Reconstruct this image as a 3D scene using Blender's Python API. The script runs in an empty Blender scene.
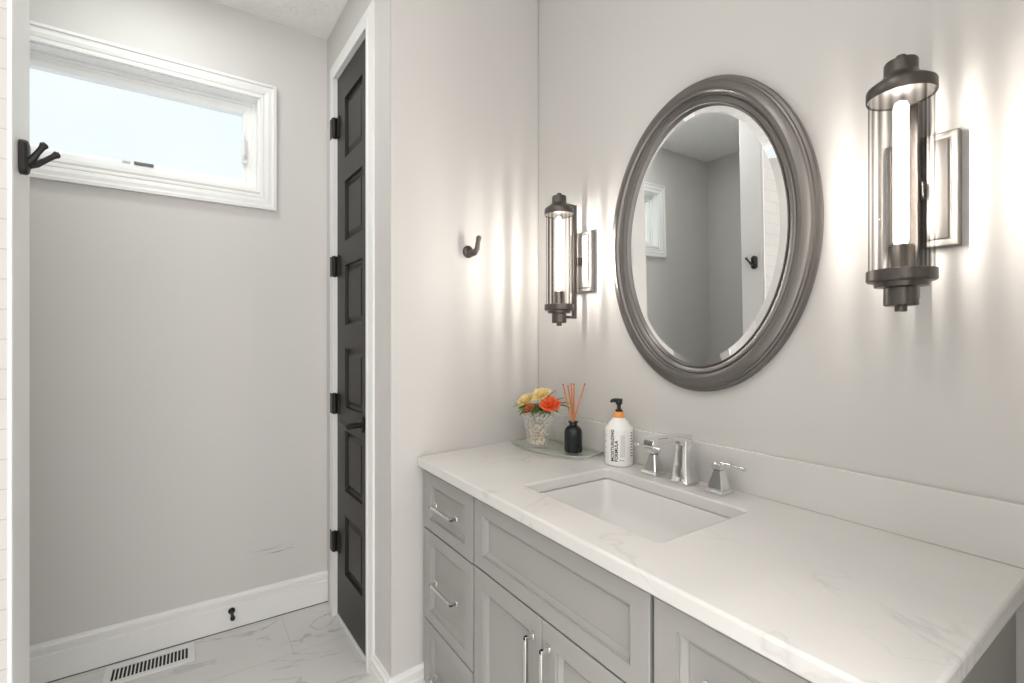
import bpy, bmesh, math, random
from mathutils import Vector, Matrix, noise
random.seed(7)
PI = math.pi
sc = bpy.context.scene
C = sc.collection

# ------------------------------------------------------------------ camera
TH = .5927
cam = bpy.data.cameras.new('camera'); cam_o = bpy.data.objects.new('camera', cam); C.objects.link(cam_o)
cam.sensor_fit = 'HORIZONTAL'; cam.sensor_width = 36.0; cam.lens = 36.0 * 477.35 / 1024
cam.clip_start = .02
cam_o.location = (0, 0, 1.2667)
cam_o.rotation_euler = (PI / 2, 0, math.atan2(math.cos(TH), math.sin(TH)))
sc.camera = cam_o

# ------------------------------------------------------------------ world, exposure
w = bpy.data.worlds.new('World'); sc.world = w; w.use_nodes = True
nt = w.node_tree; nt.nodes.clear()
wo = nt.nodes.new('ShaderNodeOutputWorld'); bg = nt.nodes.new('ShaderNodeBackground')
tc = nt.nodes.new('ShaderNodeTexCoord'); nz = nt.nodes.new('ShaderNodeTexNoise'); rp = nt.nodes.new('ShaderNodeValToRGB')
nz.inputs['Scale'].default_value = 2.2; nz.inputs['Detail'].default_value = 4
rp.color_ramp.elements[0].position = .35; rp.color_ramp.elements[0].color = (.83, .91, .94, 1)
rp.color_ramp.elements[1].position = .7; rp.color_ramp.elements[1].color = (.93, .945, .945, 1)
nt.links.new(tc.outputs['Generated'], nz.inputs['Vector']); nt.links.new(nz.outputs['Fac'], rp.inputs['Fac'])
nt.links.new(rp.outputs['Color'], bg.inputs['Color']); nt.links.new(bg.outputs['Background'], wo.inputs['Surface'])
# added fill: the unseen side behind the camera (+x) is brightened and warmed; the plain pale sky is outside the window (-x)
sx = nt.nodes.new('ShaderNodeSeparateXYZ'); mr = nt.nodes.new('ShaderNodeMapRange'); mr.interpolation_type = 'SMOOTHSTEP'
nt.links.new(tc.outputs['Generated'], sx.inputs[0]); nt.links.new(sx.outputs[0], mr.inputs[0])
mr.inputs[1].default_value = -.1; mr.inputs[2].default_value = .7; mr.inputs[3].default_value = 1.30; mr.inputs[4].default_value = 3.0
zr = nt.nodes.new('ShaderNodeMapRange'); zr.interpolation_type = 'SMOOTHSTEP'      # sky boosted towards the zenith, added to light the nook
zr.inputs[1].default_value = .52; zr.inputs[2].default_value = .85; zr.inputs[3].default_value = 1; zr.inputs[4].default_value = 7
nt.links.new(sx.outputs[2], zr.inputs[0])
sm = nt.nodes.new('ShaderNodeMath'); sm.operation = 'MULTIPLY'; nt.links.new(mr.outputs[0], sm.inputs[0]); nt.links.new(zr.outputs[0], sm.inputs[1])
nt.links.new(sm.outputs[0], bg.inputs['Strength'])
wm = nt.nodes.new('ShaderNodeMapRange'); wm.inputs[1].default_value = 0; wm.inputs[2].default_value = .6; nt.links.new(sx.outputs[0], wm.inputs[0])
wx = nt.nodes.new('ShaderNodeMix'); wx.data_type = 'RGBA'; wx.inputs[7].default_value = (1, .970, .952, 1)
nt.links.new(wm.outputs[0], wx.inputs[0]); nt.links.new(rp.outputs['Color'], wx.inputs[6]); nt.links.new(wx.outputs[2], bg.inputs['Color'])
vs = sc.view_settings
sc.display_settings.display_device = 'sRGB'
vs.view_transform = 'Standard'; vs.look = 'None'; vs.gamma = 1; vs.use_curve_mapping = False
vs.exposure = -0.23
sc.cycles.use_denoising = True
sc.cycles.max_bounces = 10; sc.cycles.diffuse_bounces = 6; sc.cycles.transparent_max_bounces = 24
sc.cycles.caustics_reflective = False; sc.cycles.caustics_refractive = False
sc.cycles.sample_clamp_indirect = 6

CEIL_LAMP = 17.0            # glow of the fill lights added on the ceiling, out of view
FILAMENT = 1700.0             # glow of the sconce filaments
BULB = 6.0

# ------------------------------------------------------------------ materials
def new_mat(name):
    m = bpy.data.materials.new(name); m.use_nodes = True
    n = m.node_tree.nodes; b = n['Principled BSDF']
    return m, m.node_tree, b
def add_bump(t, b, scale, strength, dist=.002, detail=3, coord='Object', contrast=None):
    co = t.nodes.new('ShaderNodeTexCoord'); nz = t.nodes.new('ShaderNodeTexNoise'); bp = t.nodes.new('ShaderNodeBump')
    nz.inputs['Scale'].default_value = scale; nz.inputs['Detail'].default_value = detail
    bp.inputs['Strength'].default_value = strength; bp.inputs['Distance'].default_value = dist
    t.links.new(co.outputs[coord], nz.inputs['Vector'])
    h = nz.outputs['Fac']
    if contrast:
        r = t.nodes.new('ShaderNodeValToRGB'); r.color_ramp.elements[0].position = contrast[0]; r.color_ramp.elements[1].position = contrast[1]
        t.links.new(h, r.inputs['Fac']); h = r.outputs['Color']
    t.links.new(h, bp.inputs['Height']); t.links.new(bp.outputs['Normal'], b.inputs['Normal'])
def simple(name, col, rough=.5, metal=0, bump=None, spec=.5, coat=0):
    m, t, b = new_mat(name)
    b.inputs['Roughness'].default_value = rough; b.inputs['Metallic'].default_value = metal
    b.inputs['Specular IOR Level'].default_value = spec
    b.inputs['Coat Weight'].default_value = coat
    # a slight procedural tone variation keeps every surface a node material
    co = t.nodes.new('ShaderNodeTexCoord'); nz = t.nodes.new('ShaderNodeTexNoise'); mx = t.nodes.new('ShaderNodeMix'); mx.data_type = 'RGBA'
    nz.inputs['Scale'].default_value = 9
    mx.inputs[6].default_value = tuple(c * .97 for c in col) + (1,); mx.inputs[7].default_value = tuple(min(1, c * 1.03) for c in col) + (1,)
    t.links.new(co.outputs['Object'], nz.inputs['Vector']); t.links.new(nz.outputs['Fac'], mx.inputs[0]); t.links.new(mx.outputs[2], b.inputs['Base Color'])
    if bump: add_bump(t, b, *bump)
    return m
def math_node(t, op, a, b=None, clamp=False):
    n = t.nodes.new('ShaderNodeMath'); n.operation = op; n.use_clamp = clamp
    for i, v in enumerate((a, b)):
        if v is None: continue
        if isinstance(v, (int, float)): n.inputs[i].default_value = v
        else: t.links.new(v, n.inputs[i])
    return n.outputs[0]
def vein_mask(t, vec, scale, width, warp=.6, seed=0, patch=(.45, .62), stretch=(1, 1, 1)):
    mp = t.nodes.new('ShaderNodeMapping'); mp.inputs['Location'].default_value = (seed * 3.1, seed * 1.7, seed * .9)
    mp.inputs['Scale'].default_value = stretch
    t.links.new(vec, mp.inputs['Vector'])
    nz = t.nodes.new('ShaderNodeTexNoise'); nz.inputs['Scale'].default_value = scale; nz.inputs['Detail'].default_value = 5
    nz.inputs['Distortion'].default_value = warp; t.links.new(mp.outputs[0], nz.inputs['Vector'])
    d = math_node(t, 'ABSOLUTE', math_node(t, 'SUBTRACT', nz.outputs['Fac'], .5))
    v = math_node(t, 'SUBTRACT', 1, math_node(t, 'DIVIDE', d, width), True)
    n2 = t.nodes.new('ShaderNodeTexNoise'); n2.inputs['Scale'].default_value = scale * .7; n2.inputs['Detail'].default_value = 2
    t.links.new(mp.outputs[0], n2.inputs['Vector'])
    r = t.nodes.new('ShaderNodeMapRange'); r.inputs[1].default_value = patch[0]; r.inputs[2].default_value = patch[1]
    t.links.new(n2.outputs['Fac'], r.inputs[0])
    return math_node(t, 'MULTIPLY', math_node(t, 'POWER', v, 1.6), r.outputs[0])
def mixc(t, fac, a, b):
    mx = t.nodes.new('ShaderNodeMix'); mx.data_type = 'RGBA'
    if isinstance(fac, (int, float)): mx.inputs[0].default_value = fac
    else: t.links.new(fac, mx.inputs[0])
    for i, v in ((6, a), (7, b)):
        if isinstance(v, tuple): mx.inputs[i].default_value = v + (1,)
        else: t.links.new(v, mx.inputs[i])
    return mx.outputs[2]

def paint_mat():
    m, t, b = new_mat('wall_paint')
    b.inputs['Roughness'].default_value = .55
    co = t.nodes.new('ShaderNodeTexCoord')
    nz = t.nodes.new('ShaderNodeTexNoise'); nz.inputs['Scale'].default_value = 1.4
    t.links.new(co.outputs['Object'], nz.inputs['Vector'])
    col = mixc(t, nz.outputs['Fac'], (.600, .588, .570), (.620, .608, .590))
    t.links.new(col, b.inputs['Base Color'])
    add_bump(t, b, 220, .06, .001)
    return m
def window_wall_mat():
    # same paint, with the grey rub marks low on the wall near the door
    m, t, b = new_mat('scuffed_wall_paint')
    b.inputs['Roughness'].default_value = .55
    co = t.nodes.new('ShaderNodeTexCoord'); sp = t.nodes.new('ShaderNodeSeparateXYZ'); t.links.new(co.outputs['Object'], sp.inputs[0])
    y, z = sp.outputs[1], sp.outputs[2]
    def box(v, lo, hi, soft):
        a = t.nodes.new('ShaderNodeMapRange'); a.inputs[1].default_value = lo - soft; a.inputs[2].default_value = lo + soft; t.links.new(v, a.inputs[0])
        c = t.nodes.new('ShaderNodeMapRange'); c.inputs[1].default_value = hi + soft; c.inputs[2].default_value = hi - soft; t.links.new(v, c.inputs[0])
        return math_node(t, 'MULTIPLY', a.outputs[0], c.outputs[0])
    mp = t.nodes.new('ShaderNodeMapping'); mp.inputs['Scale'].default_value = (1, 3.5, 95); t.links.new(co.outputs['Object'], mp.inputs[0])
    nz = t.nodes.new('ShaderNodeTexNoise'); nz.inputs['Scale'].default_value = 2.2; nz.inputs['Detail'].default_value = 3; t.links.new(mp.outputs[0], nz.inputs[0])
    st = t.nodes.new('ShaderNodeMapRange'); st.inputs[1].default_value = .56; st.inputs[2].default_value = .66; t.links.new(nz.outputs['Fac'], st.inputs[0])
    area = math_node(t, 'MULTIPLY', box(y, .25, .44, .05), box(z, .272, .315, .012))
    f = math_node(t, 'MULTIPLY', math_node(t, 'MULTIPLY', st.outputs[0], area), .85)
    base = t.nodes.new('ShaderNodeTexNoise'); base.inputs['Scale'].default_value = 1.4; t.links.new(co.outputs['Object'], base.inputs[0])
    col = mixc(t, base.outputs['Fac'], (.600, .588, .570), (.620, .608, .590))
    t.links.new(mixc(t, f, col, (.18, .17, .165)), b.inputs['Base Color'])
    add_bump(t, b, 220, .06, .001)
    return m
def ceiling_mat():
    m, t, b = new_mat('knockdown_ceiling')
    b.inputs['Base Color'].default_value = (.86, .855, .84, 1); b.inputs['Roughness'].default_value = .8
    add_bump(t, b, 42, .55, .004, 3, contrast=(.45, .6))
    return m
def quartz_mat():
    m, t, b = new_mat('veined_quartz')
    b.inputs['Roughness'].default_value = .22
    co = t.nodes.new('ShaderNodeTexCoord'); v = co.outputs['Object']
    cl = t.nodes.new('ShaderNodeTexNoise'); cl.inputs['Scale'].default_value = 5; cl.inputs['Detail'].default_value = 5; t.links.new(v, cl.inputs[0])
    base = mixc(t, cl.outputs['Fac'], (.62, .61, .59), (.70, .69, .672))
    a = vein_mask(t, v, 2.6, .016, .9, 2.9, (.50, .62))
    c = vein_mask(t, v, 5.0, .014, .7, 7.4, (.54, .66))
    f = math_node(t, 'ADD', math_node(t, 'MULTIPLY', a, .30), math_node(t, 'MULTIPLY', c, .24), True)
    t.links.new(mixc(t, f, base, (.40, .39, .375)), b.inputs['Base Color'])
    return m
def floor_mat():
    m, t, b = new_mat('marble_floor_tile')
    b.inputs['Roughness'].default_value = .3
    co = t.nodes.new('ShaderNodeTexCoord'); v = co.outputs['Object']
    sp = t.nodes.new('ShaderNodeSeparateXYZ'); t.links.new(v, sp.inputs[0])
    row = math_node(t, 'DIVIDE', math_node(t, 'ADD', sp.outputs[0], 2.405 + 3.05), .3045)
    ri = math_node(t, 'FLOOR', row); rf = math_node(t, 'SUBTRACT', row, ri)
    par = math_node(t, 'MODULO', ri, 2)
    col_ = math_node(t, 'ADD', math_node(t, 'DIVIDE', math_node(t, 'SUBTRACT', sp.outputs[1], .348 - 6.1), .61), math_node(t, 'MULTIPLY', par, .5))
    ci = math_node(t, 'FLOOR', col_); cf = math_node(t, 'SUBTRACT', col_, ci)
    def edge(fr, wd):
        d = math_node(t, 'MINIMUM', fr, math_node(t, 'SUBTRACT', 1, fr))
        return math_node(t, 'LESS_THAN', d, wd)
    g = math_node(t, 'MAXIMUM', edge(rf, .006), edge(cf, .003))
    # every tile gets its own piece of the stone
    cmb = t.nodes.new('ShaderNodeCombineXYZ')
    t.links.new(math_node(t, 'MULTIPLY', ri, 2.37), cmb.inputs[0]); t.links.new(math_node(t, 'MULTIPLY', ci, 1.83), cmb.inputs[1])
    ad = t.nodes.new('ShaderNodeVectorMath'); ad.operation = 'ADD'; t.links.new(v, ad.inputs[0]); t.links.new(cmb.outputs[0], ad.inputs[1])
    v2 = ad.outputs[0]
    cl = t.nodes.new('ShaderNodeTexNoise'); cl.inputs['Scale'].default_value = 3; t.links.new(v2, cl.inputs[0])
    base = mixc(t, cl.outputs['Fac'], (.60, .595, .58), (.665, .66, .645))
    a = vein_mask(t, v2, 2.2, .013, 1.0, 2.2, (.44, .56), (1.6, .8, 1))
    c = vein_mask(t, v2, 5.0, .012, .8, 5.1, (.5, .62), (1.5, .8, 1))
    f = math_node(t, 'ADD', math_node(t, 'MULTIPLY', a, .62), math_node(t, 'MULTIPLY', c, .3), True)
    col = mixc(t, f, base, (.30, .29, .28))
    t.links.new(mixc(t, g, col, (.52, .515, .50)), b.inputs['Base Color'])
    return m
def tile_mat():
    m, t, b = new_mat('white_subway_tile')
    b.inputs['Roughness'].default_value = .2
    co = t.nodes.new('ShaderNodeTexCoord'); mp = t.nodes.new('ShaderNodeMapping'); t.links.new(co.outputs['Object'], mp.inputs[0])
    mp.inputs['Rotation'].default_value = (PI / 2, 0, PI / 2)
    sp = t.nodes.new('ShaderNodeSeparateXYZ'); t.links.new(co.outputs['Object'], sp.inputs[0])
    cm = t.nodes.new('ShaderNodeCombineXYZ'); t.links.new(math_node(t, 'ADD', sp.outputs[1], 5), cm.inputs[0]); t.links.new(math_node(t, 'ADD', sp.outputs[2], .0441), cm.inputs[1])
    br = t.nodes.new('ShaderNodeTexBrick'); t.links.new(cm.outputs[0], br.inputs['Vector'])
    br.inputs['Scale'].default_value = 1; br.inputs['Brick Width'].default_value = .205; br.inputs['Row Height'].default_value = .0658
    br.inputs['Mortar Size'].default_value = .0012; br.inputs['Mortar Smooth'].default_value = .2
    br.inputs['Color1'].default_value = (.54, .528, .51, 1); br.inputs['Color2'].default_value = (.56, .548, .53, 1); br.inputs['Mortar'].default_value = (.42, .41, .395, 1)
    t.links.new(br.outputs['Color'], b.inputs['Base Color'])
    bp = t.nodes.new('ShaderNodeBump'); bp.invert = True; bp.inputs['Strength'].default_value = .5; bp.inputs['Distance'].default_value = .002
    t.links.new(br.outputs['Fac'], bp.inputs['Height']); t.links.new(bp.outputs['Normal'], b.inputs['Normal'])
    return m
def thin_glass(name, tint=(1, 1, 1), blend=.25, gloss=1.0, rough=.02, edge=None):
    """glass wall seen through: clear straight on, reflecting and darker where it turns edge on."""
    m = bpy.data.materials.new(name); m.use_nodes = True; t = m.node_tree; t.nodes.clear()
    o = t.nodes.new('ShaderNodeOutputMaterial'); lw = t.nodes.new('ShaderNodeLayerWeight'); lw.inputs['Blend'].default_value = blend
    tr = t.nodes.new('ShaderNodeBsdfTransparent'); gl = t.nodes.new('ShaderNodeBsdfGlossy'); gl.inputs['Roughness'].default_value = rough
    gl.inputs['Color'].default_value = (gloss, gloss, gloss, 1)
    if edge: t.links.new(mixc(t, lw.outputs['Facing'], tint, edge), tr.inputs['Color'])
    else: tr.inputs['Color'].default_value = tint + (1,)
    ge = t.nodes.new('ShaderNodeNewGeometry'); mx = t.nodes.new('ShaderNodeMixShader')
    t.links.new(math_node(t, 'MULTIPLY', lw.outputs['Fresnel'], math_node(t, 'SUBTRACT', 1, ge.outputs['Backfacing'])), mx.inputs[0])
    t.links.new(tr.outputs[0], mx.inputs[1]); t.links.new(gl.outputs[0], mx.inputs[2]); t.links.new(mx.outputs[0], o.inputs['Surface'])
    return m
def cut_crystal():
    # diamond cut crystal: clear facets crossed by bright frosted cut lines
    m = bpy.data.materials.new('cut_crystal'); m.use_nodes = True; t = m.node_tree; b = t.nodes['Principled BSDF']
    co = t.nodes.new('ShaderNodeTexCoord'); sp = t.nodes.new('ShaderNodeSeparateXYZ'); t.links.new(co.outputs['Object'], sp.inputs[0])
    ang = math_node(t, 'MULTIPLY', math_node(t, 'ARCTAN2', sp.outputs[1], sp.outputs[0]), 14 / (2 * PI))
    z = math_node(t, 'MULTIPLY', sp.outputs[2], 46)
    def line(v):
        f = math_node(t, 'ABSOLUTE', math_node(t, 'SUBTRACT', math_node(t, 'FRACT', v), .5))
        return math_node(t, 'SUBTRACT', 1, math_node(t, 'MULTIPLY', f, 2.6), True)
    ln = math_node(t, 'MAXIMUM', line(math_node(t, 'ADD', ang, math_node(t, 'ADD', z, 20))), line(math_node(t, 'ADD', math_node(t, 'SUBTRACT', ang, z), 20)))
    b.inputs['Base Color'].default_value = (.88, .885, .87, 1); b.inputs['Roughness'].default_value = .08
    t.links.new(math_node(t, 'ADD', math_node(t, 'MULTIPLY', math_node(t, 'POWER', ln, 2), .30), .09), b.inputs['Alpha'])
    bp = t.nodes.new('ShaderNodeBump'); bp.inputs['Strength'].default_value = .8; bp.inputs['Distance'].default_value = .002; t.links.new(ln, bp.inputs['Height']); t.links.new(bp.outputs[0], b.inputs['Normal'])
    return m
def fluted_glass():
    # ribbed glass: clear between the ribs, absorbing more where a rib makes the wall of the tube thicker
    m = bpy.data.materials.new('fluted_glass'); m.use_nodes = True; t = m.node_tree; t.nodes.clear()
    o = t.nodes.new('ShaderNodeOutputMaterial'); co = t.nodes.new('ShaderNodeTexCoord'); sp = t.nodes.new('ShaderNodeSeparateXYZ'); t.links.new(co.outputs['Object'], sp.inputs[0])
    yy = math_node(t, 'ADD', sp.outputs[1], .130)
    rad = math_node(t, 'SQRT', math_node(t, 'ADD', math_node(t, 'MULTIPLY', sp.outputs[0], sp.outputs[0]), math_node(t, 'MULTIPLY', yy, yy)))
    mr = t.nodes.new('ShaderNodeMapRange'); mr.inputs[1].default_value = .0500; mr.inputs[2].default_value = .0532; t.links.new(rad, mr.inputs[0])
    fr = t.nodes.new('ShaderNodeLayerWeight'); fr.inputs['Blend'].default_value = .22
    r = t.nodes.new('ShaderNodeValToRGB'); e = r.color_ramp.elements
    e[0].position = .02; e[0].color = (1, .995, .99, 1); e[1].position = 1; e[1].color = (.15, .14, .13, 1)
    t.links.new(mr.outputs[0], r.inputs['Fac'])
    tr = t.nodes.new('ShaderNodeBsdfTransparent'); t.links.new(r.outputs['Color'], tr.inputs['Color'])
    gl = t.nodes.new('ShaderNodeBsdfGlossy'); gl.inputs['Roughness'].default_value = .04; gl.inputs['Color'].default_value = (.95, .95, .95, 1)
    ge = t.nodes.new('ShaderNodeNewGeometry'); mx = t.nodes.new('ShaderNodeMixShader')
    t.links.new(math_node(t, 'MULTIPLY', fr.outputs['Fresnel'], math_node(t, 'SUBTRACT', 1, ge.outputs['Backfacing'])), mx.inputs[0])
    t.links.new(tr.outputs[0], mx.inputs[1]); t.links.new(gl.outputs[0], mx.inputs[2]); t.links.new(mx.outputs[0], o.inputs['Surface'])
    return m
def glow(name, col, strength, solid=1.0):
    m = bpy.data.materials.new(name); m.use_nodes = True; t = m.node_tree; t.nodes.clear()
    o = t.nodes.new('ShaderNodeOutputMaterial'); e = t.nodes.new('ShaderNodeEmission'); e.inputs['Color'].default_value = col + (1,); e.inputs['Strength'].default_value = strength
    if solid >= 1: t.links.new(e.outputs[0], o.inputs['Surface'])
    else:
        tr = t.nodes.new('ShaderNodeBsdfTransparent'); mx = t.nodes.new('ShaderNodeMixShader'); mx.inputs[0].default_value = solid
        t.links.new(tr.outputs[0], mx.inputs[1]); t.links.new(e.outputs[0], mx.inputs[2]); t.links.new(mx.outputs[0], o.inputs['Surface'])
    return m

M = dict(
    paint=paint_mat(), scuffed=window_wall_mat(), ceiling=ceiling_mat(), quartz=quartz_mat(), floor=floor_mat(), tile=tile_mat(),
    trim=simple('white_trim_enamel', (.79, .79, .78), .35), sash=simple('white_vinyl', (.82, .825, .82), .3),
    door=simple('charcoal_door_enamel', (.0245, .0213, .0180), .40, 0, None, .3), black=simple('matte_black_metal', (.012, .0115, .011), .42, .2),
    cabinet=simple('grey_cabinet_lacquer', (.325, .320, .306), .38), carcass=simple('grey_cabinet_shell', (.30, .295, .28), .5),
    nickel=simple('polished_nickel', (.78, .77, .75), .14, 1), chrome=simple('chrome', (.80, .80, .80), .06, 1),
    bronze=simple('dark_bronze', (.115, .104, .094), .34, .8), plate=simple('brushed_pewter_plate', (.30, .288, .275), .48, .85),
    pewter=simple('pewter_frame', (.195, .183, .173), .32, .8), mirror=simple('silvered_mirror', (.94, .95, .945), .004, 1),
    porcelain=simple('white_porcelain', (.70, .695, .68), .12), grate=simple('register_enamel', (.74, .735, .72), .4),
    dark=simple('dark_void', (.02, .02, .02), .9), caulk=simple('dark_joint', (.10, .095, .09), .9),
    bottle=simple('white_plastic', (.84, .835, .82), .35), ink=simple('black_ink', (.03, .03, .03), .6), inkgrey=simple('grey_ink', (.30, .30, .30), .6),
    orange=simple('orange_plastic', (.86, .36, .10), .4), pump=simple('black_plastic', (.012, .012, .012), .35),
    smoked=simple('smoked_black_glass', (.012, .014, .017), .22, 0, None, .4, 0), reed=simple('orange_reed', (.62, .24, .10), .6), reedend=simple('reed_end', (.32, .13, .06), .7),
    yellow=simple('yellow_petals', (.88, .72, .36), .6), orangep=simple('orange_petals', (.80, .13, .035), .6), rust=simple('rust_petals', (.50, .15, .05), .6),
    leaf=simple('green_leaf', (.15, .24, .055), .5), leafpale=simple('yellow_green_leaf', (.30, .36, .09), .5), pebble=simple('cream_shells', (.74, .64, .47), .5),
    clearglass=thin_glass('window_glass', (.97, .985, .985), .03), fluted=fluted_glass(),
    crystal=cut_crystal(), tray=thin_glass('tray_glass', (.97, .98, .965), .10, .9, .02, (.93, .95, .92)),
    trayedge=simple('green_glass_edge', (.56, .60, .55), .2), filament=glow('filament_glow', (1, .92, .84), FILAMENT), bulb=glow('bulb_glow', (1, .94, .87), BULB, .5),
    label_white=simple('window_sticker', (.62, .64, .64), .5), lampnook=glow('nook_lamp_glow', (.96, 1, .965), CEIL_LAMP * 1.45), lamp=glow('ceiling_lamp_glow', (1, .955, .90), CEIL_LAMP),
    socket=simple('socket_brass', (.30, .27, .24), .3, .9), rubber=simple('black_rubber', (.015, .015, .015), .7),
)

# ------------------------------------------------------------------ mesh helpers
def link(name, bm, mat, parent=None, loc=None, smooth=False, bevel=0, seg=2, rot=None):
    me = bpy.data.meshes.new(name)
    bmesh.ops.recalc_face_normals(bm, faces=bm.faces[:])
    bm.to_mesh(me); bm.free()
    o = bpy.data.objects.new(name, me); C.objects.link(o)
    for m_ in (mat if isinstance(mat, (list, tuple)) else [mat]): me.materials.append(m_)
    if parent: o.parent = parent
    if loc: o.location = loc
    if rot: o.rotation_euler = rot
    if smooth:
        for p in me.polygons: p.use_smooth = True
        me.set_sharp_from_angle(angle=math.radians(smooth if smooth is not True else 40))
    if bevel:
        md = o.modifiers.new('soft_edge', 'BEVEL'); md.width = bevel; md.segments = seg; md.limit_method = 'ANGLE'; md.angle_limit = math.radians(40)
        for p in me.polygons: p.use_smooth = True
        me.set_sharp_from_angle(angle=math.radians(60))
        md.harden_normals = False
    return o
def empty(name, loc=(0, 0, 0), rz=0):
    o = bpy.data.objects.new(name, None); C.objects.link(o); o.location = loc; o.rotation_euler = (0, 0, rz); o.empty_display_size = .05
    return o
def tag(o, label=None, cat=None, group=None, kind=None):
    if label: o['label'] = label
    if cat: o['category'] = cat
    if group: o['group'] = group
    if kind: o['kind'] = kind
    return o
def box(bm, x0, x1, y0, y1, z0, z1):
    v = [bm.verts.new((x, y, z)) for z in (z0, z1) for y in (y0, y1) for x in (x0, x1)]
    for f in ((0, 1, 3, 2), (4, 6, 7, 5), (0, 4, 5, 1), (2, 3, 7, 6), (0, 2, 6, 4), (1, 5, 7, 3)): bm.faces.new([v[i] for i in f])
    return bm
def nbox(*a): return box(bmesh.new(), *a)
def prism(bm, pts, z0, z1):
    a = [bm.verts.new((x, y, z0)) for x, y in pts]; b = [bm.verts.new((x, y, z1)) for x, y in pts]
    n = len(pts); bm.faces.new(a[::-1]); bm.faces.new(b)
    for i in range(n): bm.faces.new((a[i], a[(i + 1) % n], b[(i + 1) % n], b[i]))
    return bm
def rings(bm, loops, close=True, cap0=False, cap1=False):
    """bridge a list of closed loops of points."""
    L = [[bm.verts.new(p) for p in lp] for lp in loops]
    n = len(L[0])
    for a, b in zip(L, L[1:]):
        for i in range(n if close else n - 1):
            j = (i + 1) % n
            bm.faces.new((a[i], a[j], b[j], b[i]))
    if cap0: bm.faces.new(L[0][::-1])
    if cap1: bm.faces.new(L[-1])
    return bm
def lathe(bm, prof, n=32, cx=0, cy=0, cap0=True, cap1=True):
    return rings(bm, [[(cx + r * math.cos(2 * PI * i / n), cy + r * math.sin(2 * PI * i / n), z) for i in range(n)] for r, z in prof], True, cap0, cap1)
def rect_xz(x0, x1, z0, z1, y): return [(x0, y, z0), (x1, y, z0), (x1, y, z1), (x0, y, z1)]
def panel(x0, x1, z0, z1, yf, th, stile, rail, depth=.013, mould=.015):
    """a cabinet front with a recessed centre panel and a stepped moulding; front face at y = yf looking to -y."""
    def r(ix, iz, dy): return rect_xz(x0 + ix, x1 - ix, z0 + iz, z1 - iz, yf + dy)
    bm = bmesh.new()
    rings(bm, [r(0, 0, th), r(0, 0, .0015), r(.0015, .0015, 0), r(stile, rail, 0), r(stile + .0008, rail + .0008, .0045), r(stile + .0045, rail + .0045, .0040),
               r(stile + .0055, rail + .0055, .0070), r(stile + mould - .002, rail + mould - .002, depth - .001), r(stile + mould, rail + mould, depth + .0012), r(stile + mould + .002, rail + mould + .002, depth)], True, True, True)
    return bm
def frame_profile(bm, x0, x1, z0, z1, prof, axis='y', base=0):
    """picture-frame loft: prof = list of (inset, height); returns closed frame (ring)."""
    lp = []
    for ins, hgt in prof:
        lp.append([(base - hgt if axis == 'y' else 0, 0, 0)] and [((x, base - hgt, z) if axis == 'y' else (base + hgt, x, z)) for x, z in ((x0 + ins, z0 + ins), (x1 - ins, z0 + ins), (x1 - ins, z1 - ins), (x0 + ins, z1 - ins))])
    lp.append(lp[0])
    L = [[bm.verts.new(p) for p in l] for l in lp[:-1]]
    L.append(L[0])
    for a, b in zip(L, L[1:]):
        for i in range(4):
            j = (i + 1) % 4
            bm.faces.new((a[i], a[j], b[j], b[i]))
    return bm
def tube(bm, pts, r, n=10, caps=True):
    """round bar along points; r one radius or one per point."""
    P = [Vector(p) for p in pts]; R = r if isinstance(r, (list, tuple)) else [r] * len(P)
    prev = None; loops = []
    for i, p in enumerate(P):
        d = (P[min(i + 1, len(P) - 1)] - P[max(i - 1, 0)]).normalized()
        if prev is None:
            up = Vector((0, 0, 1)) if abs(d.z) < .9 else Vector((1, 0, 0))
            u = d.cross(up).normalized()
        else:
            u = (prev - d * prev.dot(d)).normalized()
        v = d.cross(u); prev = u
        loops.append([tuple(p + (u * math.cos(2 * PI * k / n) + v * math.sin(2 * PI * k / n)) * R[i]) for k in range(n)])
    return rings(bm, loops, True, caps, caps)
def extrude_profile(bm, prof, a, b):
    """2-D profile (offset, z) swept in a straight line from plan point a to b; offset to the left of a->b."""
    d = Vector((b[0] - a[0], b[1] - a[1])).normalized(); nrm = Vector((-d.y, d.x))
    return rings(bm, [[(q[0] + nrm.x * o, q[1] + nrm.y * o, z) for o, z in prof] for q in (a, b)], True, True, True)
def superloop(cx, cy, hx, hy, r, z, n=6):
    pts = []
    for sx, sy, a0 in ((1, 1, 0), (-1, 1, PI / 2), (-1, -1, PI), (1, -1, 1.5 * PI)):
        for k in range(n + 1):
            a = a0 + PI / 2 * k / n
            pts.append((cx + sx * (hx - r) + r * math.cos(a), cy + sy * (hy - r) + r * math.sin(a), z))
    return pts
def sqloop(cx, cy, hx, hy, z, ch=0.0):
    if ch <= 0: return [(cx - hx, cy - hy, z), (cx + hx, cy - hy, z), (cx + hx, cy + hy, z), (cx - hx, cy + hy, z)]
    return [(cx - hx + ch, cy - hy, z), (cx + hx - ch, cy - hy, z), (cx + hx, cy - hy + ch, z), (cx + hx, cy + hy - ch, z),
            (cx + hx - ch, cy + hy, z), (cx - hx + ch, cy + hy, z), (cx - hx, cy + hy - ch, z), (cx - hx, cy - hy + ch, z)]

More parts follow.
